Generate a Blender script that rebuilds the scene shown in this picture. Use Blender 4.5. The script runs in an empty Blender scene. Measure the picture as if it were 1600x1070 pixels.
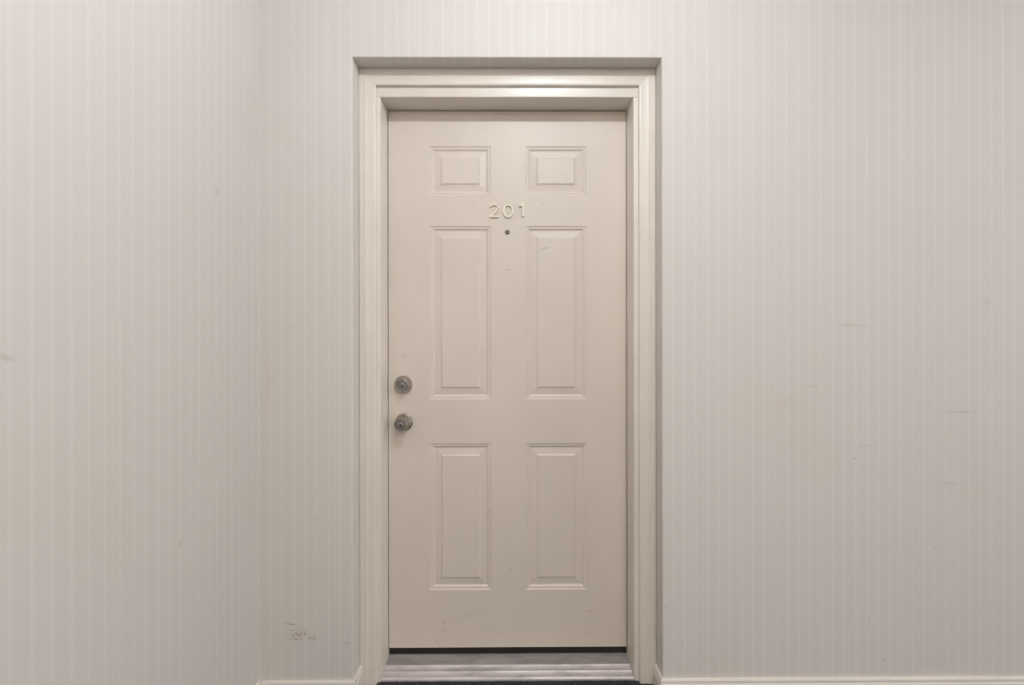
import bpy, bmesh, math, random
from mathutils import Vector, Matrix

random.seed(7)
S = bpy.context.scene
COL = S.collection
PI = math.pi

# ------------------------------------------------------------------ camera
F_PX = 763.0
CAM_Z = 1.27
cd = bpy.data.cameras.new('camera')
cam = bpy.data.objects.new('camera', cd)
COL.objects.link(cam)
cd.sensor_width = 36.0
cd.lens = 36.0 * F_PX / 1600.0
cd.clip_start = 0.02
cd.shift_x = -0.9 / 1600.0
cd.shift_y = -20.0 / 1600.0
cam.location = (0, 0, CAM_Z)
cam.rotation_mode = 'QUATERNION'
m_ = Matrix.Rotation(math.radians(-0.337), 4, 'Z') @ Matrix.Rotation(PI / 2, 4, 'X') @ Matrix.Rotation(math.radians(-0.09), 4, 'Z')
cam.rotation_quaternion = m_.to_quaternion()
S.camera = cam

# ------------------------------------------------------------------ world, exposure, lights
w = bpy.data.worlds.new('world')
S.world = w
w.use_nodes = True
w.node_tree.nodes['Background'].inputs[0].default_value = (0.8, 0.9, 1.0, 1)
w.node_tree.nodes['Background'].inputs[1].default_value = 0.0
S.view_settings.view_transform = 'Standard'
S.view_settings.look = 'None'
S.view_settings.gamma = 1.0
S.view_settings.use_curve_mapping = False
S.view_settings.exposure = 0.09

LAMP = (0.19, 0.52, 2.63)          # the bulb over the hall in front of the door
LAMP_COL = (0.96, 1.0, 1.05)
LAMP_STRENGTH = 915.0              # emission of its glass
BULB_R = 0.030
FILL_BULBS = [(2.75, 0.52), (5.3, 0.52)]  # more bulbs, added along the hall to lift the fill
FILL_BULB_STRENGTH = 440.0
FILL_PANELS = [(0.70, -1.4)]            # ceiling panel added for soft fill, far side of the hall
FILL_PANEL_STRENGTH = 21.5
FILL_WINDOW_STRENGTH = 5.0  # glow of the window shape added to light the side wall

# ------------------------------------------------------------------ hall dimensions (metres)
X_L, X_R = -0.860, 7.0
Y_W, Y_REAR = 1.676, -2.6           # plane of the door wall, wall behind the camera
Z_C = 2.735
OX0, OX1, OZ = -0.5375, 0.5245, 2.2047    # opening in the wall
Y_C = 1.746                         # face of the casing
Y_F = 1.762                         # face of the door frame
Y_D = 1.867                         # face of the door
JX0, JX1, JZ = -0.4650, 0.4480, 2.1085   # inner faces of the frame


# ------------------------------------------------------------------ helpers
def obj(name, verts, faces, mat, parent=None, uvs=None, smooth=False):
    me = bpy.data.meshes.new(name)
    me.from_pydata([tuple(v) for v in verts], [], faces)
    if uvs:
        lay = me.uv_layers.new(name='UVMap')
        for i, uv in enumerate(uvs):
            lay.data[i].uv = uv
    me.materials.append(mat)
    if smooth:
        for p in me.polygons:
            p.use_smooth = True
    me.update()
    o = bpy.data.objects.new(name, me)
    COL.objects.link(o)
    if parent:
        o.parent = parent
        o.location = -Vector(parent.location)
    return o


def empty(name, loc=(0, 0, 0)):
    o = bpy.data.objects.new(name, None)
    o.empty_display_size = 0.1
    o.location = loc
    COL.objects.link(o)
    return o


def tag(o, label=None, cat=None, kind=None, group=None):
    if label: o['label'] = label
    if cat: o['category'] = cat
    if kind: o['kind'] = kind
    if group: o['group'] = group
    return o


class Quads:
    """quads with UVs in metres"""
    def __init__(self):
        self.v, self.f, self.uv = [], [], []

    def quad(self, pts, uvs):
        b = len(self.v)
        self.v += pts
        self.f.append(tuple(range(b, b + len(pts))))
        self.uv += uvs

    def wall_y(self, x0, x1, z0, z1, y):          # faces -Y
        self.quad([(x0, y, z0), (x1, y, z0), (x1, y, z1), (x0, y, z1)], [(x0, z0), (x1, z0), (x1, z1), (x0, z1)])

    def build(self, name, mat, parent=None):
        return obj(name, self.v, self.f, mat, parent, self.uv)


def box(x0, x1, y0, y1, z0, z1):
    v = [(x0, y0, z0), (x1, y0, z0), (x1, y1, z0), (x0, y1, z0), (x0, y0, z1), (x1, y0, z1), (x1, y1, z1), (x0, y1, z1)]
    f = [(0, 3, 2, 1), (4, 5, 6, 7), (0, 1, 5, 4), (1, 2, 6, 5), (2, 3, 7, 6), (3, 0, 4, 7)]
    return v, f


def sweep(profile, p0, p1, closed=True):
    """profile: list of functions-free 3D offsets given for both ends: profile[i] = (pt_at_start, pt_at_end)"""
    n = len(profile)
    v = [a for a, b in profile] + [b for a, b in profile]
    f = []
    for i in range(n if closed else n - 1):
        j = (i + 1) % n
        f.append((i, j, n + j, n + i))
    f.append(tuple(reversed(range(n))))
    f.append(tuple(range(n, 2 * n)))
    return v, f


def fix_normals(o):
    bm = bmesh.new()
    bm.from_mesh(o.data)
    bmesh.ops.recalc_face_normals(bm, faces=bm.faces)
    bm.to_mesh(o.data)
    bm.free()
    return o


def lathe(profile, cx, cz, y0, seg=48, cap=True):
    """profile (r, h): turned about an axis that points out of the door (-Y)"""
    v, f = [], []
    for r, h in profile:
        for k in range(seg):
            a = 2 * PI * k / seg
            v.append((cx + r * math.cos(a), y0 - h, cz + r * math.sin(a)))
    for i in range(len(profile) - 1):
        for k in range(seg):
            l = (k + 1) % seg
            f.append((i * seg + k, i * seg + l, (i + 1) * seg + l, (i + 1) * seg + k))
    if cap:
        f.append(tuple((len(profile) - 1) * seg + k for k in range(seg)))
    return v, f


def smooth_by_angle(o, deg=35):
    for p in o.data.polygons:
        p.use_smooth = True
    o.data.update()
    bm = bmesh.new()
    bm.from_mesh(o.data)
    for e in bm.edges:
        if len(e.link_faces) == 2 and e.calc_face_angle(0) > math.radians(deg):
            e.smooth = False
    bm.to_mesh(o.data)
    bm.free()
    return o


# ------------------------------------------------------------------ materials
def new_mat(name):
    m = bpy.data.materials.new(name)
    m.use_nodes = True
    nt = m.node_tree
    b = nt.nodes['Principled BSDF']
    return m, nt, b


class N:
    def __init__(self, nt):
        self.nt = nt

    def node(self, t, **kw):
        n = self.nt.nodes.new(t)
        for k, v in kw.items():
            setattr(n, k, v)
        return n

    def put(self, sock, val):
        if isinstance(val, bpy.types.NodeSocket):
            self.nt.links.new(val, sock)
        else:
            sock.default_value = val

    def math(self, op, a, b=None, c=None, clamp=False):
        n = self.node('ShaderNodeMath', operation=op)
        n.use_clamp = clamp
        self.put(n.inputs[0], a)
        if b is not None: self.put(n.inputs[1], b)
        if c is not None: self.put(n.inputs[2], c)
        return n.outputs[0]

    def noise(self, vec, scale, detail=3, rough=0.5):
        n = self.node('ShaderNodeTexNoise')
        self.put(n.inputs['Vector'], vec)
        n.inputs['Scale'].default_value = scale
        n.inputs['Detail'].default_value = detail
        n.inputs['Roughness'].default_value = rough
        return n.outputs[0]

    def mapping(self, vec, scale=(1, 1, 1), loc=(0, 0, 0)):
        n = self.node('ShaderNodeMapping')
        self.put(n.inputs['Vector'], vec)
        n.inputs['Scale'].default_value = scale
        n.inputs['Location'].default_value = loc
        return n.outputs[0]

    def mix(self, fac, a, b):
        n = self.node('ShaderNodeMix', data_type='RGBA')
        self.put(n.inputs[0], fac)
        self.put(n.inputs[6], a)
        self.put(n.inputs[7], b)
        return n.outputs[2]

    def smooth(self, x, e0, e1):
        n = self.node('ShaderNodeMapRange', interpolation_type='SMOOTHSTEP')
        self.put(n.inputs[0], x)
        n.inputs[1].default_value = e0
        n.inputs[2].default_value = e1
        return n.outputs[0]

    def bump(self, height, strength, dist):
        n = self.node('ShaderNodeBump')
        n.inputs['Strength'].default_value = strength
        n.inputs['Distance'].default_value = dist
        self.put(n.inputs['Height'], height)
        return n.outputs[0]

    def blob(self, u, v, cu, cv, su, sv, slope=0.0):
        """soft elliptical spot, 1 in its middle"""
        du = self.math('SUBTRACT', u, cu)
        dv = self.math('SUBTRACT', v, cv)
        if slope:
            dv = self.math('SUBTRACT', dv, self.math('MULTIPLY', du, slope))
        a = self.math('POWER', self.math('DIVIDE', self.math('ABSOLUTE', du), su), 2.0)
        b = self.math('POWER', self.math('DIVIDE', self.math('ABSOLUTE', dv), sv), 2.0)
        return self.math('POWER', 2.718, self.math('MULTIPLY', self.math('ADD', a, b), -1.0))


def rgb(c):
    return (c[0], c[1], c[2], 1.0)


def wallpaper(name, marks=(), flakes=(), phase=1.0335):
    m, nt, b = new_mat(name)
    n = N(nt)
    uv = n.node('ShaderNodeUVMap').outputs[0]
    sep = n.node('ShaderNodeSeparateXYZ')
    nt.links.new(uv, sep.inputs[0])
    u, v = sep.outputs[0], sep.outputs[1]
    PER = 0.0394
    t = n.math('FRACT', n.math('ADD', n.math('DIVIDE', n.math('SUBTRACT', u, phase), PER), 100.5))   # light stripe at 0.5
    d = n.math('ABSOLUTE', n.math('SUBTRACT', t, 0.5))
    light = n.math('SUBTRACT', 1.0, n.smooth(d, 0.05, 0.19))
    edge = n.math('SUBTRACT', 1.0, n.smooth(n.math('ABSOLUTE', n.math('SUBTRACT', d, 0.185)), 0.0, 0.045))
    pin = n.math('SINE', n.math('MULTIPLY', t, 2 * PI * 7))
    s = n.math('MULTIPLY', light, 0.42)
    s = n.math('SUBTRACT', s, n.math('MULTIPLY', edge, 0.16))
    s = n.math('ADD', s, n.math('MULTIPLY', pin, 0.085))
    # woven, vertically drawn grain
    grain = n.noise(n.mapping(uv, (1400, 160, 1)), 1.0, 2, 0.6)
    weft = n.noise(n.mapping(uv, (90, 900, 1)), 1.0, 2, 0.6)
    stripe_noise = n.noise(n.mapping(uv, (30, 0.6, 1)), 1.0, 2, 0.5)
    s = n.math('ADD', s, n.math('MULTIPLY', n.math('SUBTRACT', grain, 0.5), 0.55))
    s = n.math('ADD', s, n.math('MULTIPLY', n.math('SUBTRACT', weft, 0.5), 0.35))
    s = n.math('ADD', s, n.math('MULTIPLY', n.math('SUBTRACT', stripe_noise, 0.5), 0.5))
    fac = n.math('ADD', n.math('MULTIPLY', s, 0.5), 0.35, clamp=True)
    col = n.mix(fac, rgb(WALL_DARK), rgb(WALL_LIGHT))
    mott = n.noise(n.mapping(uv, (130, 320, 1)), 1.0, 3, 0.65)
    fac = n.math('ADD', fac, n.math('MULTIPLY', n.math('SUBTRACT', mott, 0.5), 0.42), clamp=True)
    # faint grubby patches of age
    grub = n.smooth(n.noise(n.mapping(uv, (2.2, 1.6, 1)), 1.0, 4, 0.6), 0.5, 0.75)
    col = n.mix(n.math('MULTIPLY', grub, 0.10), col, rgb((0.55, 0.48, 0.36)))
    for (cu, cv, su, sv, k, c, slope) in marks:
        col = n.mix(n.math('MULTIPLY', n.blob(u, v, cu, cv, su, sv, slope), k), col, rgb(c))
    hgt = n.math('ADD', n.math('MULTIPLY', grain, 0.5), n.math('ADD', n.math('MULTIPLY', weft, 0.4), n.math('MULTIPLY', light, 0.5)))
    for (cu, cv, su, sv, scale, thr) in flakes:
        area = n.blob(u, v, cu, cv, su, sv)
        sp = n.noise(n.mapping(uv, (scale, scale * 0.9, 1)), 1.0, 4, 0.65)
        q = n.math('ADD', sp, n.math('MULTIPLY', n.math('SUBTRACT', area, 1.0), 0.30))
        rim = n.smooth(q, thr - 0.055, thr - 0.035)
        core = n.smooth(q, thr, thr + 0.03)
        col = n.mix(n.math('MULTIPLY', rim, 0.55), col, rgb((0.56, 0.49, 0.38)))
        col = n.mix(n.math('MULTIPLY', core, 0.85), col, rgb((0.24, 0.20, 0.13)))
        hgt = n.math('SUBTRACT', hgt, n.math('MULTIPLY', core, 2.0))
    n.put(b.inputs['Base Color'], col)
    n.put(b.inputs['Roughness'], n.math('SUBTRACT', 0.62, n.math('MULTIPLY', light, 0.10)))
    b.inputs['Specular IOR Level'].default_value = 0.35
    n.put(b.inputs['Normal'], n.bump(hgt, 0.30, 0.0006))
    return m


def paint(name, base, rough=0.4, spec=0.5, marks=(), axis='XZ', dirt=0.12, chips=0.0, bumpy=0.06, tone=0.05):
    """brushed/sprayed gloss paint with light wear, world-sized"""
    m, nt, b = new_mat(name)
    n = N(nt)
    g = n.node('ShaderNodeNewGeometry').outputs['Position']
    sep = n.node('ShaderNodeSeparateXYZ')
    nt.links.new(g, sep.inputs[0])
    u, v = sep.outputs[0], sep.outputs[2]
    cl = n.noise(n.mapping(g, (4, 4, 2.4)), 1.0, 4, 0.6)
    col = n.mix(n.smooth(cl, 0.35, 0.7), rgb([c * (1 - tone) for c in base]), rgb([min(1, c * (1 + tone)) for c in base]))
    specks = n.smooth(n.noise(n.mapping(g, (150, 150, 110)), 1.0, 2, 0.6), 0.70, 0.78)
    patch = n.smooth(n.noise(n.mapping(g, (5, 5, 5), (3.1, 1.7, 0.4)), 1.0, 2, 0.5), 0.5, 0.68)
    col = n.mix(n.math('MULTIPLY', n.math('MULTIPLY', specks, patch), dirt), col, rgb((0.22, 0.17, 0.12)))
    if chips:
        ch = n.smooth(n.noise(n.mapping(g, (60, 60, 16), (1, 9, 2)), 1.0, 3, 0.65), 0.70, 0.735)
        col = n.mix(n.math('MULTIPLY', ch, chips), col, rgb((0.42, 0.31, 0.21)))
    for (cu, cv, su, sv, k, c, slope) in marks:
        col = n.mix(n.math('MULTIPLY', n.blob(u, v, cu, cv, su, sv, slope), k), col, rgb(c))
    n.put(b.inputs['Base Color'], col)
    rn = n.noise(n.mapping(g, (9, 9, 5)), 1.0, 3, 0.6)
    n.put(b.inputs['Roughness'], n.math('ADD', rough - 0.05, n.math('MULTIPLY', rn, 0.10)))
    b.inputs['Specular IOR Level'].default_value = spec
    hh = n.noise(n.mapping(g, (220, 220, 160)), 1.0, 3, 0.6)
    n.put(b.inputs['Normal'], n.bump(hh, bumpy, 0.001))
    return m


def metal(name, base, rough, aniso_scale=None, noise_amt=0.12, grime=None, metallic=1.0, relief=0.06):
    m, nt, b = new_mat(name)
    n = N(nt)
    g = n.node('ShaderNodeNewGeometry').outputs['Position']
    nz = n.noise(n.mapping(g, aniso_scale or (60, 60, 60)), 1.0, 4, 0.6)
    col = n.mix(nz, rgb([c * 0.8 for c in base]), rgb(base))
    if grime:
        gm = n.smooth(n.noise(n.mapping(g, (7, 30, 30), (0.3, 0.1, 0)), 1.0, 5, 0.65), 0.42, 0.66)
        col = n.mix(n.math('MULTIPLY', gm, grime), col, rgb((0.30, 0.275, 0.26)))
        n.put(b.inputs['Roughness'], n.math('ADD', rough, n.math('MULTIPLY', gm, 0.18)))
    else:
        n.put(b.inputs['Roughness'], n.math('ADD', rough - noise_amt / 2, n.math('MULTIPLY', nz, noise_amt)))
    n.put(b.inputs['Base Color'], col)
    b.inputs['Metallic'].default_value = metallic
    if relief:
        n.put(b.inputs['Normal'], n.bump(nz, relief, 0.0006))
    return m


def plain(name, base, rough=0.6, spec=0.5, scale=40, var=0.15, emis=None):
    m, nt, b = new_mat(name)
    n = N(nt)
    g = n.node('ShaderNodeNewGeometry').outputs['Position']
    nz = n.noise(n.mapping(g, (scale, scale, scale)), 1.0, 3, 0.6)
    n.put(b.inputs['Base Color'], n.mix(nz, rgb([c * (1 - var) for c in base]), rgb([min(1, c * (1 + var)) for c in base])))
    b.inputs['Roughness'].default_value = rough
    b.inputs['Specular IOR Level'].default_value = spec
    if emis:
        b.inputs['Emission Color'].default_value = rgb(emis[0])
        b.inputs['Emission Strength'].default_value = emis[1]
    return m


WALL_DARK = (0.625, 0.588, 0.552)
WALL_LIGHT = (0.735, 0.698, 0.660)
DOOR_C = (0.700, 0.625, 0.545)
TRIM_C = (0.735, 0.680, 0.605)


def wx(px): return (px - 795) * Y_W / F_PX
def wz(py): return CAM_Z + (515 - py) * Y_W / F_PX
def dx(px): return (px - 795) * Y_D / F_PX
def dz(py): return CAM_Z + (515 - py) * Y_D / F_PX


BROWN = (0.36, 0.31, 0.24)
DARK = (0.26, 0.22, 0.18)
PALE = (0.85, 0.80, 0.72)
wall_marks = [
    (wx(1327), wz(508.5), 0.020, 0.0035, 0.55, (0.42, 0.37, 0.29), 0.0),
    (wx(1350), wz(510), 0.035, 0.0025, 0.25, (0.42, 0.37, 0.29), 0.0),
    (wx(1225), wz(630), 0.045, 0.022, 0.20, (0.55, 0.47, 0.36), 0.2),
    (wx(1273), wz(604.5), 0.014, 0.002, 0.35, DARK, -0.1),
    (wx(1333), wz(605), 0.012, 0.002, 0.20, DARK, 0.0),
    (wx(1497), wz(645), 0.055, 0.0020, 0.28, DARK, 0.01),
    (wx(1512), wz(645), 0.018, 0.0018, 0.35, DARK, 0.03),
    (wx(1335), wz(718), 0.006, 0.0025, 0.5, DARK, 0.0),
    (wx(1360), wz(697), 0.070, 0.0022, 0.16, DARK, 0.05),
    (wx(1484), wz(757.5), 0.030, 0.0022, 0.30, DARK, -0.03),
    (wx(1545), wz(472), 0.008, 0.010, 0.16, DARK, 0.0),
    (wx(1382), wz(1034), 0.0022, 0.0022, 0.9, (0.10, 0.08, 0.07), 0.0),
    (wx(1358), wz(977), 0.004, 0.002, 0.4, DARK, 0.3),
    (wx(1236), wz(1003), 0.008, 0.004, 0.25, PALE, 0.0),
    (wx(1037), wz(947), 0.003, 0.004, 0.5, BROWN, 0.0),
    (wx(1064), wz(1005), 0.003, 0.003, 0.4, DARK, 0.0),
    (wx(493), wz(811), 0.0014, 0.008, 0.4, DARK, 0.0),
    (wx(460), wz(511), 0.025, 0.008, 0.15, (0.55, 0.47, 0.33), 0.0),
    (wx(420), wz(590), 0.020, 0.12, 0.14, (0.55, 0.47, 0.33), 0.0),
    (wx(540), wz(1003), 0.016, 0.002, 0.45, BROWN, -0.2),
    (wx(447), wz(971.5), 0.016, 0.0018, 0.5, BROWN, -0.05),
]
wall_flakes = [
    (wx(466), wz(988), 0.058, 0.032, 190, 0.522),
    (wx(460), wz(996), 0.040, 0.013, 170, 0.515),
    (wx(488), wz(996), 0.030, 0.014, 200, 0.52),
    (wx(455), wz(974), 0.030, 0.008, 180, 0.53),
    (wx(1466), wz(860), 0.024, 0.011, 190, 0.55),
]
MAT_WALL = wallpaper('striped_wallpaper', wall_marks, wall_flakes)


def lz(py, px): return CAM_Z + (515 - py) * (X_L * F_PX / (px - 795)) / F_PX
def ly(px): return X_L * F_PX / (px - 795)


left_marks = [
    (ly(337), lz(294, 337), 0.012, 0.014, 0.18, DARK, 0.0),
    (ly(278), lz(841, 278), 0.010, 0.006, 0.22, DARK, 0.3),
    (ly(5), lz(548, 5), 0.014, 0.005, 0.25, DARK, -0.3),
]
MAT_WALL_LEFT = wallpaper('striped_wallpaper_side', left_marks, (), phase=ly(107.5))
MAT_WALL_PLAIN = plain('hall_paint', (0.80, 0.77, 0.74), 0.7, 0.3, 12, 0.04)
MAT_CEIL = plain('ceiling_paint', (0.84, 0.83, 0.81), 0.8, 0.3, 15, 0.03)

door_marks = [
    (dx(848), dz(388.5), 0.011, 0.0022, 0.50, BROWN, 0.35),
    (dx(853), dz(387), 0.009, 0.0020, 0.5, DARK, 0.30),
    (dx(792), dz(421.5), 0.010, 0.0020, 0.55, BROWN, 0.0),
    (dx(783), dz(422), 0.020, 0.0014, 0.20, BROWN, 0.0),
    (dx(761), dz(413), 0.006, 0.0022, 0.4, BROWN, 0.0),
    (dx(739), dz(317), 0.004, 0.010, 0.28, BROWN, 0.0),
    (dx(847), dz(318), 0.004, 0.004, 0.30, BROWN, 0.0),
    (dx(777), dz(692), 0.003, 0.003, 0.6, DARK, 0.0),
    (dx(692), dz(971), 0.0022, 0.007, 0.65, DARK, 0.0),
    (dx(690), dz(983), 0.010, 0.006, 0.30, BROWN, 0.4),
    (dx(920), dz(954.5), 0.016, 0.003, 0.35, BROWN, 0.2),
    (dx(774), dz(987), 0.006, 0.003, 0.35, BROWN, 0.0),
    (dx(680), dz(1002), 0.008, 0.004, 0.35, BROWN, 0.0),
    (dx(915), dz(990), 0.012, 0.003, 0.30, BROWN, 0.0),
    (dx(631), dz(556), 0.012, 0.010, 0.16, BROWN, 0.0),
    (dx(653), dz(740), 0.005, 0.003, 0.4, DARK, 0.0),
    (dx(795), dz(889), 0.003, 0.006, 0.35, DARK, 0.0),
    (dx(958), dz(688.3), 0.020, 0.0014, 0.40, PALE, -0.06),
    (dx(762), dz(799), 0.003, 0.004, 0.4, DARK, 0.0),
    (dx(899), dz(820), 0.003, 0.003, 0.4, BROWN, 0.0),
    (dx(734), dz(960), 0.05, 0.010, 0.10, BROWN, 0.3),
]
MAT_DOOR = paint('door_paint', DOOR_C, rough=0.42, spec=0.42, marks=door_marks, dirt=0.45, bumpy=0.05, tone=0.02)
MAT_FRAME = paint('frame_paint', TRIM_C, rough=0.33, spec=0.5, dirt=0.5, chips=0.45, bumpy=0.05, tone=0.03)
MAT_CASING = paint('casing_paint', TRIM_C, rough=0.35, spec=0.5, dirt=0.5, chips=0.25, bumpy=0.05, tone=0.03)
MAT_BASE = paint('baseboard_paint', (0.76, 0.72, 0.65), rough=0.35, spec=0.5, dirt=0.5, chips=0.3, bumpy=0.06, tone=0.03)
MAT_NICKEL = metal('satin_nickel', (0.49, 0.445, 0.41), 0.26, noise_amt=0.04, relief=0.0)
MAT_NICKEL_FACE = metal('satin_nickel_face', (0.35, 0.325, 0.315), 0.42, noise_amt=0.04, relief=0.0)
MAT_ALU = metal('threshold_aluminium', (0.70, 0.655, 0.645), 0.36, (5, 420, 420), 0.15, grime=0.55, metallic=0.25)
MAT_RUBBER = plain('black_rubber', (0.022, 0.018, 0.017), 0.7, 0.3)
MAT_BLACK = plain('keyway_black', (0.012, 0.010, 0.010), 0.6, 0.3)
MAT_BRASS = plain('pale_brass', (0.82, 0.755, 0.60), 0.30, 0.5, 60, 0.06)
MAT_BRASS_EDGE = plain('dark_brass_edge', (0.34, 0.275, 0.16), 0.40, 0.5, 60, 0.2)  # numeral sides, a darker brass than the faces
MAT_BRONZE = metal('dark_bronze', (0.10, 0.085, 0.07), 0.40)
MAT_GLASSY = plain('peephole_lens', (0.42, 0.39, 0.36), 0.08, 0.8, 80, 0.1)
MAT_CARPET = plain('carpet', (0.072, 0.072, 0.086), 0.95, 0.1, 420, 0.75)
MAT_PILE = plain('carpet_pile', (0.072, 0.072, 0.090), 0.95, 0.1, 300, 0.85)
MAT_WHITE = plain('white_enamel', (0.80, 0.80, 0.78), 0.4, 0.5, 20, 0.03)
MAT_LENS = plain('lamp_lens', (0.9, 0.9, 0.9), 0.4, 0.3, 20, 0.02, emis=(LAMP_COL, LAMP_STRENGTH))
MAT_LENS_FILL = plain('fill_bulb_lens', (0.9, 0.9, 0.9), 0.4, 0.3, 20, 0.02, emis=(LAMP_COL, FILL_BULB_STRENGTH))
MAT_FILL_PANEL = plain('fill_panel_diffuser', (0.9, 0.9, 0.9), 0.5, 0.3, 20, 0.02, emis=((1.0, 0.945, 0.87), FILL_PANEL_STRENGTH))
MAT_FILL_PANE = plain('fill_window_glow', (0.9, 0.9, 0.9), 0.3, 0.3, 20, 0.02, emis=((1.0, 0.97, 0.95), FILL_WINDOW_STRENGTH))

# ------------------------------------------------------------------ the hall
v, f = box(X_L - 0.1, X_R + 0.1, Y_REAR - 0.1, Y_D + 0.25, -0.12, 0.001)
tag(obj('floor', v, f, MAT_CARPET), 'dark navy grey carpet floor in front of the metal threshold', 'floor', 'structure')
v, f = box(X_L - 0.1, X_R + 0.1, Y_REAR - 0.1, Y_D + 0.25, Z_C, Z_C + 0.1)
tag(obj('ceiling', v, f, MAT_CEIL), 'plain white hall ceiling above the door', 'ceiling', 'structure')

# wall with the door: sheet of wallpaper that turns into the recess
q = Quads()
B = 0.0022
q.wall_y(X_L - 0.10, OX0 - B, -0.02, OZ + B, Y_W)
q.wall_y(OX1 + B, X_R, -0.02, OZ + B, Y_W)
q.wall_y(X_L - 0.10, X_R, OZ + B, Z_C, Y_W)
YB = Y_C + 0.045
# bevelled corners
q.quad([(OX0 - B, Y_W, -0.02), (OX0, Y_W + B, -0.02), (OX0, Y_W + B, OZ), (OX0 - B, Y_W, OZ + B)], [(OX0 - B, 0), (OX0, 0), (OX0, OZ), (OX0 - B, OZ)])
q.quad([(OX1, Y_W + B, -0.02), (OX1 + B, Y_W, -0.02), (OX1 + B, Y_W, OZ + B), (OX1, Y_W + B, OZ)], [(OX1, 0), (OX1 + B, 0), (OX1 + B, OZ), (OX1, OZ)])
q.quad([(OX0, Y_W + B, OZ), (OX1, Y_W + B, OZ), (OX1 + B, Y_W, OZ + B), (OX0 - B, Y_W, OZ + B)], [(OX0, OZ), (OX1, OZ), (OX1, OZ + B), (OX0, OZ + B)])
# reveals and soffit
q.quad([(OX0, Y_W + B, -0.02), (OX0, YB, -0.02), (OX0, YB, OZ), (OX0, Y_W + B, OZ)], [(OX0, 0), (OX0 + YB - Y_W, 0), (OX0 + YB - Y_W, OZ), (OX0, OZ)])
q.quad([(OX1, YB, -0.02), (OX1, Y_W + B, -0.02), (OX1, Y_W + B, OZ), (OX1, YB, OZ)], [(OX1 - YB + Y_W, 0), (OX1, 0), (OX1, OZ), (OX1 - YB + Y_W, OZ)])
q.quad([(OX0, YB, OZ), (OX1, YB, OZ), (OX1, Y_W + B, OZ), (OX0, Y_W + B, OZ)], [(OX0, OZ + 0.07), (OX1, OZ + 0.07), (OX1, OZ), (OX0, OZ)])
wb = q.build('wall_back', MAT_WALL)
tag(wb, 'grey striped wallpapered wall around the recessed door', 'wall', 'structure')

q = Quads()
q.quad([(X_L, Y_REAR, -0.02), (X_L, Y_W + 0.01, -0.02), (X_L, Y_W + 0.01, Z_C), (X_L, Y_REAR, Z_C)],
       [(Y_REAR, 0), (Y_W, 0), (Y_W, Z_C), (Y_REAR, Z_C)])
tag(q.build('wall_left', MAT_WALL_LEFT), 'pale striped wallpapered side wall left of the door', 'wall', 'structure')
v, f = box(X_R, X_R + 0.1, Y_REAR - 0.1, Y_W, -0.02, Z_C)
tag(obj('wall_right', v, f, MAT_WALL_PLAIN), 'pale end wall of the hall with the added fill window', 'wall', 'structure')
v, f = box(X_L - 0.1, X_R + 0.1, Y_REAR - 0.1, Y_REAR, -0.02, Z_C)
tag(obj('wall_front', v, f, MAT_WALL_PLAIN), 'pale hall wall facing the door', 'wall', 'structure')

# glowing window shape added at the end of the hall as side fill
wr = empty('fill_window_1', (X_R - 0.001, -0.3, 0.8))
tag(wr, 'tall glowing window shape added for fill in the end wall of the hall', 'fill light', 'structure')
wy0, wy1, wz0, wz1 = -1.6, 1.0, 0.5, 2.3
v, f = box(X_R - 0.030, X_R - 0.020, wy0, wy1, wz0, wz1)
obj('fill_pane', v, f, MAT_FILL_PANE, wr)
vv, ff = [], []
for (a0, a1, b0, b1) in ((wy0 - 0.06, wy1 + 0.06, wz0 - 0.06, wz0), (wy0 - 0.06, wy1 + 0.06, wz1, wz1 + 0.06), (wy0 - 0.06, wy0, wz0, wz1), (wy1, wy1 + 0.06, wz0, wz1), (-0.33, -0.27, wz0, wz1)):
    v, f = box(X_R - 0.05, X_R, a0, a1, b0, b1)
    k = len(vv)
    vv += v
    ff += [tuple(i + k for i in p) for p in f]
obj('fill_window_frame', vv, ff, MAT_WHITE, wr)


# ------------------------------------------------------------------ baseboards
BH, BT = 0.0765, 0.012
BPROF = [(0.0, 0.0), (BT, 0.0), (BT, BH - 0.020), (BT - 0.003, BH - 0.014), (BT - 0.003, BH - 0.006), (BT - 0.005, BH - 0.001), (BT - 0.007, BH), (0.0, BH)]


def baseboard(name, runs, label):
    """runs: list of ((x,y) start, (x,y) end, out-normal, mitre at start, mitre at end)"""
    root = empty(name, (runs[0][0][0], runs[0][0][1], 0))
    tag(root, label, 'baseboard', 'structure')
    for (a, b, nrm, ma, mb) in runs:
        a, b, nrm = Vector((a[0], a[1], 0)), Vector((b[0], b[1], 0)), Vector((nrm[0], nrm[1], 0))
        t = (b - a).normalized()
        prof = []
        for (o, h) in BPROF:
            up = Vector((0, 0, h - 0.004))
            prof.append((a + nrm * o + t * (ma * o) + up, b + nrm * o + t * (mb * o) + up))
        v, f = sweep(prof, a, b)
        fix_normals(obj('board', v, f, MAT_BASE, root))
    return root


e = 0.0004
baseboard('baseboard_left', [((X_L + BT, Y_W - e), (OX0, Y_W - e), (0, -1), 0, 1), ((OX0 + e, Y_W), (OX0 + e, Y_C + 0.001), (1, 0), -1, 0)],
          'low cream baseboard left of the door, turning into the recess')
baseboard('baseboard_right', [((OX1, Y_W - e), (X_R, Y_W - e), (0, -1), -1, 0), ((OX1 - e, Y_W), (OX1 - e, Y_C + 0.001), (-1, 0), -1, 0)],
          'long low cream baseboard right of the door')
baseboard('baseboard_side', [((X_L + e, Y_REAR), (X_L + e, Y_W - BT * 0.0), (1, 0), 0, 0)], 'low cream baseboard along the side wall')

# ------------------------------------------------------------------ casing round the frame (three mitred pieces)
CW = 0.0585
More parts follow.
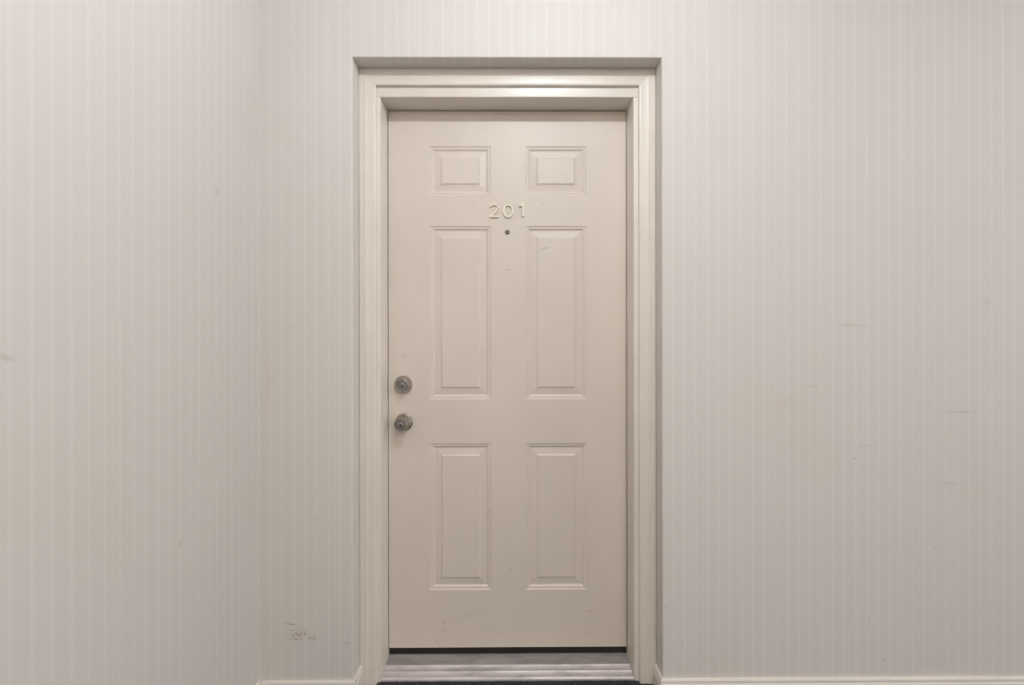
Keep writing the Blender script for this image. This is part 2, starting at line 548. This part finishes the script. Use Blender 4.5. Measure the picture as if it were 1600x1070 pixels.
# (across from the outer edge, thickness proud of the frame face)
CPROF = [(0.0, -0.010), (0.0, 0.0145), (0.0015, 0.0160), (0.0195, 0.0160), (0.0205, 0.0172), (0.0225, 0.0175), (0.0245, 0.0168), (0.0255, 0.0150), (0.0300, 0.0140),
         (0.0500, 0.0140), (0.0545, 0.0134), (0.0572, 0.0120), (CW, 0.0100), (CW, -0.010)]
tr = empty('trim_1', (0, Y_F, 0))
tag(tr, 'cream moulded casing framing the door inside the recess', 'casing', 'structure')
cx0, cx1, cz1 = OX0 + 0.0006, OX1 - 0.0006, OZ - 0.0006
for side in (0, 1, 2):
    prof = []
    for (s_, t_) in CPROF:
        y = Y_F - t_
        if side == 0:
            prof.append((Vector((cx0 + s_, y, -0.004)), Vector((cx0 + s_, y, cz1 - s_ - 0.0004))))
        elif side == 1:
            prof.append((Vector((cx1 - s_, y, -0.004)), Vector((cx1 - s_, y, cz1 - s_ - 0.0004))))
        else:
            prof.append((Vector((cx0 + s_ + 0.0003, y, cz1 - s_)), Vector((cx1 - s_ - 0.0003, y, cz1 - s_))))
    v, f = sweep(prof, None, None)
    smooth_by_angle(fix_normals(obj('casing', v, f, MAT_CASING, tr)), 40)

# ------------------------------------------------------------------ door frame
fr = empty('trim_2', (0, Y_F, 0))
tag(fr, 'cream door frame set back behind the casing', 'door frame', 'structure')
R = 0.0035
JW = 0.042                                     # face width, the casing covers its outer part
for side in (-1, 1):
    jx = JX0 if side < 0 else JX1
    p2 = [(JW, Y_F)]
    for k in range(5):
        a = PI / 2 * k / 4
        p2.append((R - R * math.sin(a), Y_F + R - R * math.cos(a)))
    p2 += [(0.0, Y_D + 0.050), (-0.014, Y_D + 0.050), (-0.014, Y_D + 0.10), (JW, Y_D + 0.10)]
    prof = [(Vector((jx + side * o, y, -0.004)), Vector((jx + side * o, y, JZ - 0.0003 if k_ not in () else JZ))) for k_, (o, y) in enumerate(p2)]
    v, f = sweep(prof, None, None)
    smooth_by_angle(fix_normals(obj('jamb', v, f, MAT_FRAME, fr)), 40)
p2 = [(JW, Y_F)]
for k in range(5):
    a = PI / 2 * k / 4
    p2.append((R - R * math.sin(a), Y_F + R - R * math.cos(a)))
p2 += [(0.0, Y_D + 0.050), (-0.014, Y_D + 0.050), (-0.014, Y_D + 0.10), (JW, Y_D + 0.10)]
prof = [(Vector((JX0 - JW, y, JZ + o)), Vector((JX1 + JW, y, JZ + o))) for (o, y) in p2]
v, f = sweep(prof, None, None)
smooth_by_angle(fix_normals(obj('head_jamb', v, f, MAT_FRAME, fr)), 40)

# ------------------------------------------------------------------ door
DX0, DX1, DZ0, DZ1 = JX0 + 0.0026, JX1 - 0.0022, 0.0565, JZ - 0.0040
door = empty('door_1', (DX0, Y_D, 0.05))
tag(door, 'cream six-panel entry door numbered 201 with satin nickel locks', 'door', 'structure')
PX = [(dx(670.3), dx(765.6)), (dx(820.3), dx(915.0))]
PZ = [(dz(305.6), dz(228.6)), (dz(623.6), dz(353.0)), (dz(921.0), dz(692.6))]
# slab: front sheet with six openings, then edges and back
xs = [DX0, PX[0][0], PX[0][1], PX[1][0], PX[1][1], DX1]
zs = [DZ0, PZ[2][0], PZ[2][1], PZ[1][0], PZ[1][1], PZ[0][0], PZ[0][1], DZ1]
vv, ff = [], []
for z in zs:
    for x in xs:
        vv.append((x, Y_D, z))
nx = len(xs)
for j in range(len(zs) - 1):
    for i in range(nx - 1):
        if i in (1, 3) and j in (1, 3, 5):
            continue
        ff.append((j * nx + i, j * nx + i + 1, (j + 1) * nx + i + 1, (j + 1) * nx + i))
b0 = len(vv)
vv += [(DX0, Y_D + 0.044, DZ0), (DX1, Y_D + 0.044, DZ0), (DX1, Y_D + 0.044, DZ1), (DX0, Y_D + 0.044, DZ1)]
ff.append((b0 + 3, b0 + 2, b0 + 1, b0))
top = (len(zs) - 1) * nx
ff.append(tuple([i for i in range(nx)][::-1]) + (b0, b0 + 1))
ff.append(tuple(top + i for i in range(nx)) + (b0 + 2, b0 + 3))
ff.append(tuple(j * nx for j in range(len(zs))) + (b0 + 3, b0))
ff.append(tuple(j * nx + nx - 1 for j in range(len(zs)))[::-1] + (b0 + 1, b0 + 2))
obj('leaf', vv, ff, MAT_DOOR, door)
# the six pressed panels: nested rings (inset, depth behind the face)
RINGS = [(0.0, 0.0), (0.0008, 0.0004), (0.0034, 0.0026), (0.0045, 0.0029), (0.0092, 0.0029), (0.0102, 0.0033), (0.0162, 0.0076), (0.0180, 0.0081),
         (0.0205, 0.0080), (0.0412, 0.0052), (0.0424, 0.0048), (0.0468, 0.0018), (0.0480, 0.0014)]
for (z0, z1) in PZ:
    for (x0, x1) in PX:
        v, f = [], []
        for (i_, d_) in RINGS:
            v += [(x0 + i_, Y_D + d_, z0 + i_), (x1 - i_, Y_D + d_, z0 + i_), (x1 - i_, Y_D + d_, z1 - i_), (x0 + i_, Y_D + d_, z1 - i_)]
        for k in range(len(RINGS) - 1):
            for c in range(4):
                c2 = (c + 1) % 4
                f.append((4 * k + c, 4 * k + c2, 4 * k + 4 + c2, 4 * k + 4 + c))
        L = 4 * (len(RINGS) - 1)
        f.append((L, L + 1, L + 2, L + 3))
        obj('panel', v, f, MAT_DOOR, door)

# sweep under the door
v, f = box(DX0 + 0.001, DX1 - 0.001, Y_D + 0.012, Y_D + 0.030, 0.0262, DZ0)
obj('door_sweep', v, f, MAT_RUBBER, door)['label'] = 'black rubber sweep under the door'

# numerals 2 0 1: flat raised strokes, each one solid
def raised(name, outline, hole, thick, parent):
    """outline (and hole) in the plane of the door, given thickness towards the hall"""
    v, f = [], []
    n = len(outline)
    if hole:
        loops = (outline, hole)
        for y in (0.0005, thick):
            for lp in loops:
                v += [(p[0], Y_D - y, p[1]) for p in lp]
        for i in range(n):
            j = (i + 1) % n
            f += [(2 * n + i, 2 * n + j, 3 * n + j, 3 * n + i), (i, n + i, n + j, j),
                  (i, j, 2 * n + j, 2 * n + i), (n + i, 3 * n + i, 3 * n + j, n + j)]
    else:
        for y in (0.0005, thick):
            v += [(p[0], Y_D - y, p[1]) for p in outline]
        f = [tuple(range(n)), tuple(range(n, 2 * n))[::-1]] + [(i, (i + 1) % n, n + (i + 1) % n, n + i) for i in range(n)]
    o = fix_normals(obj(name, v, f, MAT_BRASS, parent))
    o.data.materials.append(MAT_BRASS_EDGE)
    bm = bmesh.new()
    bm.from_mesh(o.data)
    bm.normal_update()
    es = [ed for ed in bm.edges if all(abs(vt.co.y - (Y_D - thick)) < 1e-6 for vt in ed.verts) and len(ed.link_faces) == 2 and ed.calc_face_angle(0) > 1.0]
    bmesh.ops.bevel(bm, geom=es, offset=0.0005, segments=1, affect='EDGES')
    bm.normal_update()
    for fc in bm.faces:
        fc.material_index = 0 if abs(fc.normal.y) > 0.5 else 1
    bm.to_mesh(o.data)
    bm.free()
    return o


def stroke(path, half):
    L, Rr = [], []
    n = len(path)
    for i, p in enumerate(path):
        if i == 0: t = Vector(path[1]) - Vector(p)
        elif i == n - 1: t = Vector(p) - Vector(path[i - 1])
        else:
            t = (Vector(path[i + 1]) - Vector(p)).normalized() + (Vector(p) - Vector(path[i - 1])).normalized()
        t.normalize()
        nn = Vector((-t.y, t.x))
        L.append((p[0] + nn.x * half, p[1] + nn.y * half))
        Rr.append((p[0] - nn.x * half, p[1] - nn.y * half))
    return L, Rr


NT = 0.0062
HW = 0.0034                                     # half stroke width
# 0
c0x, c0z, rx, rz = dx(793.0), dz(329.7), 0.0205, 0.0262
NS = 40
Lo = [(c0x + rx * math.cos(2 * PI * i / NS), c0z + rz * math.sin(2 * PI * i / NS)) for i in range(NS)]
Li = [(c0x + (rx - 0.0070) * math.cos(2 * PI * i / NS), c0z + (rz - 0.0066) * math.sin(2 * PI * i / NS)) for i in range(NS)]
raised('digit', Lo, Li, NT, door)['label'] = 'pale brass numeral 0'
# 2
x0, x1, zb, zt = dx(763.6), dx(778.8), dz(339.9), dz(318.4)
wd = x1 - x0
r2x, r2z = wd * 0.48 - HW, 0.0148 - HW
ccx, ccz = x0 + wd * 0.49, zt - HW - r2z
path = []
for k in range(15):
    a = math.radians(170 - k * (170 + 36) / 14)
    path.append((ccx + r2x * math.cos(a), ccz + r2z * math.sin(a)))
path += [(x0 + wd * 0.66, zb + 0.0205), (x0 + wd * 0.40, zb + 0.0130), (x0 + wd * 0.20, zb + 0.0066), (x0 + wd * 0.10, zb + 0.0030)]
L, Rr = stroke(path, HW)
FH = 0.0066
two = [p for p in L if p[1] > zb + FH + 0.0012]
two += [(x0 + wd * 0.345, zb + FH), (x1, zb + FH), (x1, zb), (x0, zb), (x0, zb + 0.0058)]
two += [p for p in Rr if p[1] > zb + 0.0078][::-1]
raised('digit', two, None, NT, door)['label'] = 'pale brass numeral 2'
# 1
x0, x1, zb, zt = dx(809.6), dx(818.0), dz(338.8), dz(316.4)
sw = 0.0078
one = [(x1 - sw, zb), (x1, zb), (x1, zt), (x1 - sw * 0.72, zt), (x1 - sw * 0.95, zt - 0.0052), (x1 - sw * 1.35, zt - 0.0084), (x0, zt - 0.0098), (x0, zt - 0.0158), (x1 - sw, zt - 0.0158)]
raised('digit', one, None, NT, door)['label'] = 'pale brass numeral 1'

# peephole
pcx, pcz = dx(791.8), dz(362.7)
v, f = lathe([(0.0085, 0.0), (0.0085, 0.0015), (0.0075, 0.0028), (0.0058, 0.0030), (0.0046, 0.0022), (0.0042, 0.0006)], pcx, pcz, Y_D, 28, cap=False)
pe = smooth_by_angle(fix_normals(obj('peephole', v, f, MAT_BRONZE, door)), 40)
pe['label'] = 'small dark peephole'
v, f = lathe([(0.0043, 0.0004), (0.0038, 0.0012), (0.0026, 0.0020), (0.0012, 0.0024)], pcx, pcz, Y_D, 20)
smooth_by_angle(fix_normals(obj('lens', v, f, MAT_GLASSY, pe)), 60)
pe_children = [pe]


def sub(name, vf, mat, parent, ang=40):
    o = fix_normals(obj(name, vf[0], vf[1], mat, parent))
    o.location = (0, 0, 0)
    return smooth_by_angle(o, ang)


for c in pe.children:
    c.location = (0, 0, 0)


def keyhole(cx, cz, y, parent, s=1.0):
    v, f = lathe([(0.0098 * s, -0.0005), (0.0098 * s, 0.0010), (0.0088 * s, 0.0016)], cx, cz, y, 30)
    sub('lock_cylinder', (v, f), MAT_NICKEL_FACE, parent)
    # key slot: a tapering dark slit and its round shoulder
    pts = []
    for k in range(10):
        a = math.radians(-60 + k * 300 / 9)
        pts.append((cx + 0.0026 * s * math.cos(a), cz + 0.0012 * s + 0.0026 * s * math.sin(a)))
    pts += [(cx - 0.0015 * s, cz - 0.0078 * s), (cx + 0.0015 * s, cz - 0.0078 * s)]
    n = len(pts)
    v = [(p[0], y - 0.0012, p[1]) for p in pts] + [(p[0], y - 0.0019, p[1]) for p in pts]
    f = [tuple(range(n)), tuple(range(2 * n - 1, n - 1, -1))] + [(i, (i + 1) % n, n + (i + 1) % n, n + i) for i in range(n)]
    sub('keyhole', (v, f), MAT_BLACK, parent)


# deadbolt
bx_, bz_ = dx(628.9), dz(600.4)
v, f = lathe([(0.0335, 0.0), (0.0345, 0.0012), (0.0347, 0.0040), (0.0342, 0.0062), (0.0330, 0.0080), (0.0315, 0.0094), (0.0290, 0.0150), (0.0262, 0.0212), (0.0250, 0.0240), (0.0240, 0.0262),
              (0.0230, 0.0272), (0.0217, 0.0274), (0.0208, 0.0268), (0.0205, 0.0252), (0.0203, 0.0240)], bx_, bz_, Y_D, 56)
db = smooth_by_angle(fix_normals(obj('deadbolt', v, f, MAT_NICKEL, door)), 50)
db['label'] = 'satin nickel deadbolt with a keyhole'


def lock_face(cx, cz, y, r, parent):
    v, f = lathe([(r, -0.0010), (r, 0.0008), (r - 0.0008, 0.0014), (r * 0.83, 0.0014), (r * 0.81, 0.0008), (r * 0.78, 0.0008), (r * 0.76, 0.0014), (0.0112, 0.0014), (0.0108, 0.0004), (0.0102, 0.0004)], cx, cz, y, 48)
    sub('lock_face', (v, f), MAT_NICKEL_FACE, parent, 30)
    keyhole(cx, cz, y - 0.0004, parent)


lock_face(bx_, bz_, Y_D - 0.0245, 0.0200, db)
# knob
kx, kz = dx(630.0), dz(658.6)
v, f = lathe([(0.0320, 0.0), (0.0335, 0.0012), (0.0335, 0.0040), (0.0325, 0.0060), (0.0305, 0.0072), (0.0298, 0.0074), (0.0296, 0.0094), (0.0292, 0.0110), (0.0282, 0.0132), (0.0266, 0.0154), (0.0246, 0.0174),
              (0.0228, 0.0198), (0.0214, 0.0232), (0.0206, 0.0275), (0.0204, 0.0325), (0.0212, 0.0385), (0.0228, 0.0430), (0.0245, 0.0470), (0.0254, 0.0510), (0.0255, 0.0545), (0.0249, 0.0578), (0.0236, 0.0603),
              (0.0222, 0.0616), (0.0212, 0.0614), (0.0207, 0.0600), (0.0205, 0.0570)], kx, kz, Y_D, 56)
kn = smooth_by_angle(fix_normals(obj('door_knob', v, f, MAT_NICKEL, door)), 50)
kn['label'] = 'round satin nickel knob with a keyhole'
lock_face(kx, kz, Y_D - 0.0590, 0.0192, kn)

# ------------------------------------------------------------------ threshold
TP = [(Y_D + 0.048, -0.004), (Y_D + 0.048, 0.0235), (1.8255, 0.0205), (1.8225, 0.0222), (1.8190, 0.0222), (1.8165, 0.0185), (1.7985, 0.0165), (1.7955, 0.0182), (1.7920, 0.0182),
      (1.7895, 0.0145), (1.7745, 0.0125), (1.7715, 0.0135), (1.7670, 0.0130), (1.7640, 0.0105), (1.7625, 0.0060), (1.7622, -0.004)]
prof = [(Vector((JX0 + 0.0008, y, z)), Vector((JX1 - 0.0008, y, z))) for (y, z) in TP]
v, f = sweep(prof, None, None)
th = fix_normals(obj('threshold', v, f, MAT_ALU))
bm = bmesh.new(); bm.from_mesh(th.data)
bmesh.ops.bevel(bm, geom=[ed for ed in bm.edges if abs(ed.verts[0].co.x - ed.verts[1].co.x) > 0.5], offset=0.0008, segments=2, affect='EDGES')
bm.to_mesh(th.data); bm.free()
smooth_by_angle(th, 50)
tag(th, 'worn ribbed aluminium threshold on the floor below the door', 'threshold')

# ------------------------------------------------------------------ carpet pile along the threshold (what the frame shows of it)
v, f = [], []
y = 1.655
while y < 1.7615:
    x = OX0 + 0.013
    while x < OX1 - 0.013:
        px_, py_ = x + random.uniform(-0.0012, 0.0012), y + random.uniform(-0.0012, 0.0012)
        inside = (py_ < Y_F - 0.019) or (JX0 - 0.004 < px_ < JX1 + 0.004 and py_ < Y_F - 0.0012)
        if inside:
            h = random.uniform(0.003, 0.0058)
            r = random.uniform(0.0010, 0.0016)
            lx, ly_ = random.uniform(-0.001, 0.001), random.uniform(-0.001, 0.001)
            k = len(v)
            a0 = random.uniform(0, PI)
            for c in range(3):
                a = a0 + c * 2 * PI / 3
                v.append((px_ + r * math.cos(a), py_ + r * math.sin(a), 0.0005))
            for c in range(3):
                a = a0 + c * 2 * PI / 3
                v.append((px_ + lx + 0.6 * r * math.cos(a), py_ + ly_ + 0.6 * r * math.sin(a), 0.0005 + h))
            f += [(k, k + 1, k + 4, k + 3), (k + 1, k + 2, k + 5, k + 4), (k + 2, k, k + 3, k + 5), (k + 3, k + 4, k + 5)]
        x += 0.0030
    y += 0.0030
tag(obj('carpet_pile', v, f, MAT_PILE), 'dark navy carpet pile along the threshold in the door recess', 'carpet', 'stuff')

# ------------------------------------------------------------------ ceiling bulb by the door, and lamps added for fill
def turned(profile, x, y, seg=32):
    v, f = [], []
    for r, z in profile:
        for k in range(seg):
            a = 2 * PI * k / seg
            v.append((x + r * math.cos(a), y + r * math.sin(a), z))
    for i in range(len(profile) - 1):
        for k in range(seg):
            l = (k + 1) % seg
            f.append((i * seg + k, i * seg + l, (i + 1) * seg + l, (i + 1) * seg + k))
    f.append(tuple(range(seg))[::-1])
    f.append(tuple((len(profile) - 1) * seg + k for k in range(seg)))
    return v, f


def bulb_light(x, y, glass_mat, label):
    root = empty('ceiling_light', (x, y, Z_C))
    tag(root, label, 'light')
    v, f = turned([(0.065, Z_C), (0.065, Z_C - 0.008), (0.058, Z_C - 0.016), (0.022, Z_C - 0.026), (0.019, Z_C - 0.030)], x, y)
    smooth_by_angle(fix_normals(obj('canopy', v, f, MAT_WHITE, root)))
    zb = LAMP[2]
    v, f = turned([(0.017, Z_C - 0.029), (0.017, Z_C - 0.060), (0.014, zb + BULB_R * 0.93)], x, y, 24)
    smooth_by_angle(fix_normals(obj('lamp_holder', v, f, MAT_WHITE, root)))
    prof = [(BULB_R * math.sin(PI * k / 16), zb + BULB_R * math.cos(PI * k / 16)) for k in range(1, 16)]
    v, f = turned(prof, x, y, 24)
    smooth_by_angle(fix_normals(obj('bulb', v, f, glass_mat, root)))
    return root


bulb_light(LAMP[0], LAMP[1], MAT_LENS, 'bare round bulb on the ceiling in front of the door')
for i, (x, y) in enumerate(FILL_BULBS):
    bulb_light(x, y, MAT_LENS_FILL, ('bare round fill bulb added next along the hall ceiling', 'bare round fill bulb added near the end of the hall')[i])
for i, (x, y) in enumerate(FILL_PANELS):
    root = empty('fill_panel_light', (x, y, Z_C))
    tag(root, 'square ceiling panel added for soft fill ' + "on the far side of the hall", 'light')
    v, f = box(x - 0.62, x + 0.62, y - 0.32, y + 0.32, Z_C - 0.02, Z_C)
    obj('housing', v, f, MAT_WHITE, root)
    v, f = box(x - 0.59, x + 0.59, y - 0.29, y + 0.29, Z_C - 0.024, Z_C - 0.0195)
    obj('diffuser', v, f, MAT_FILL_PANEL, root)
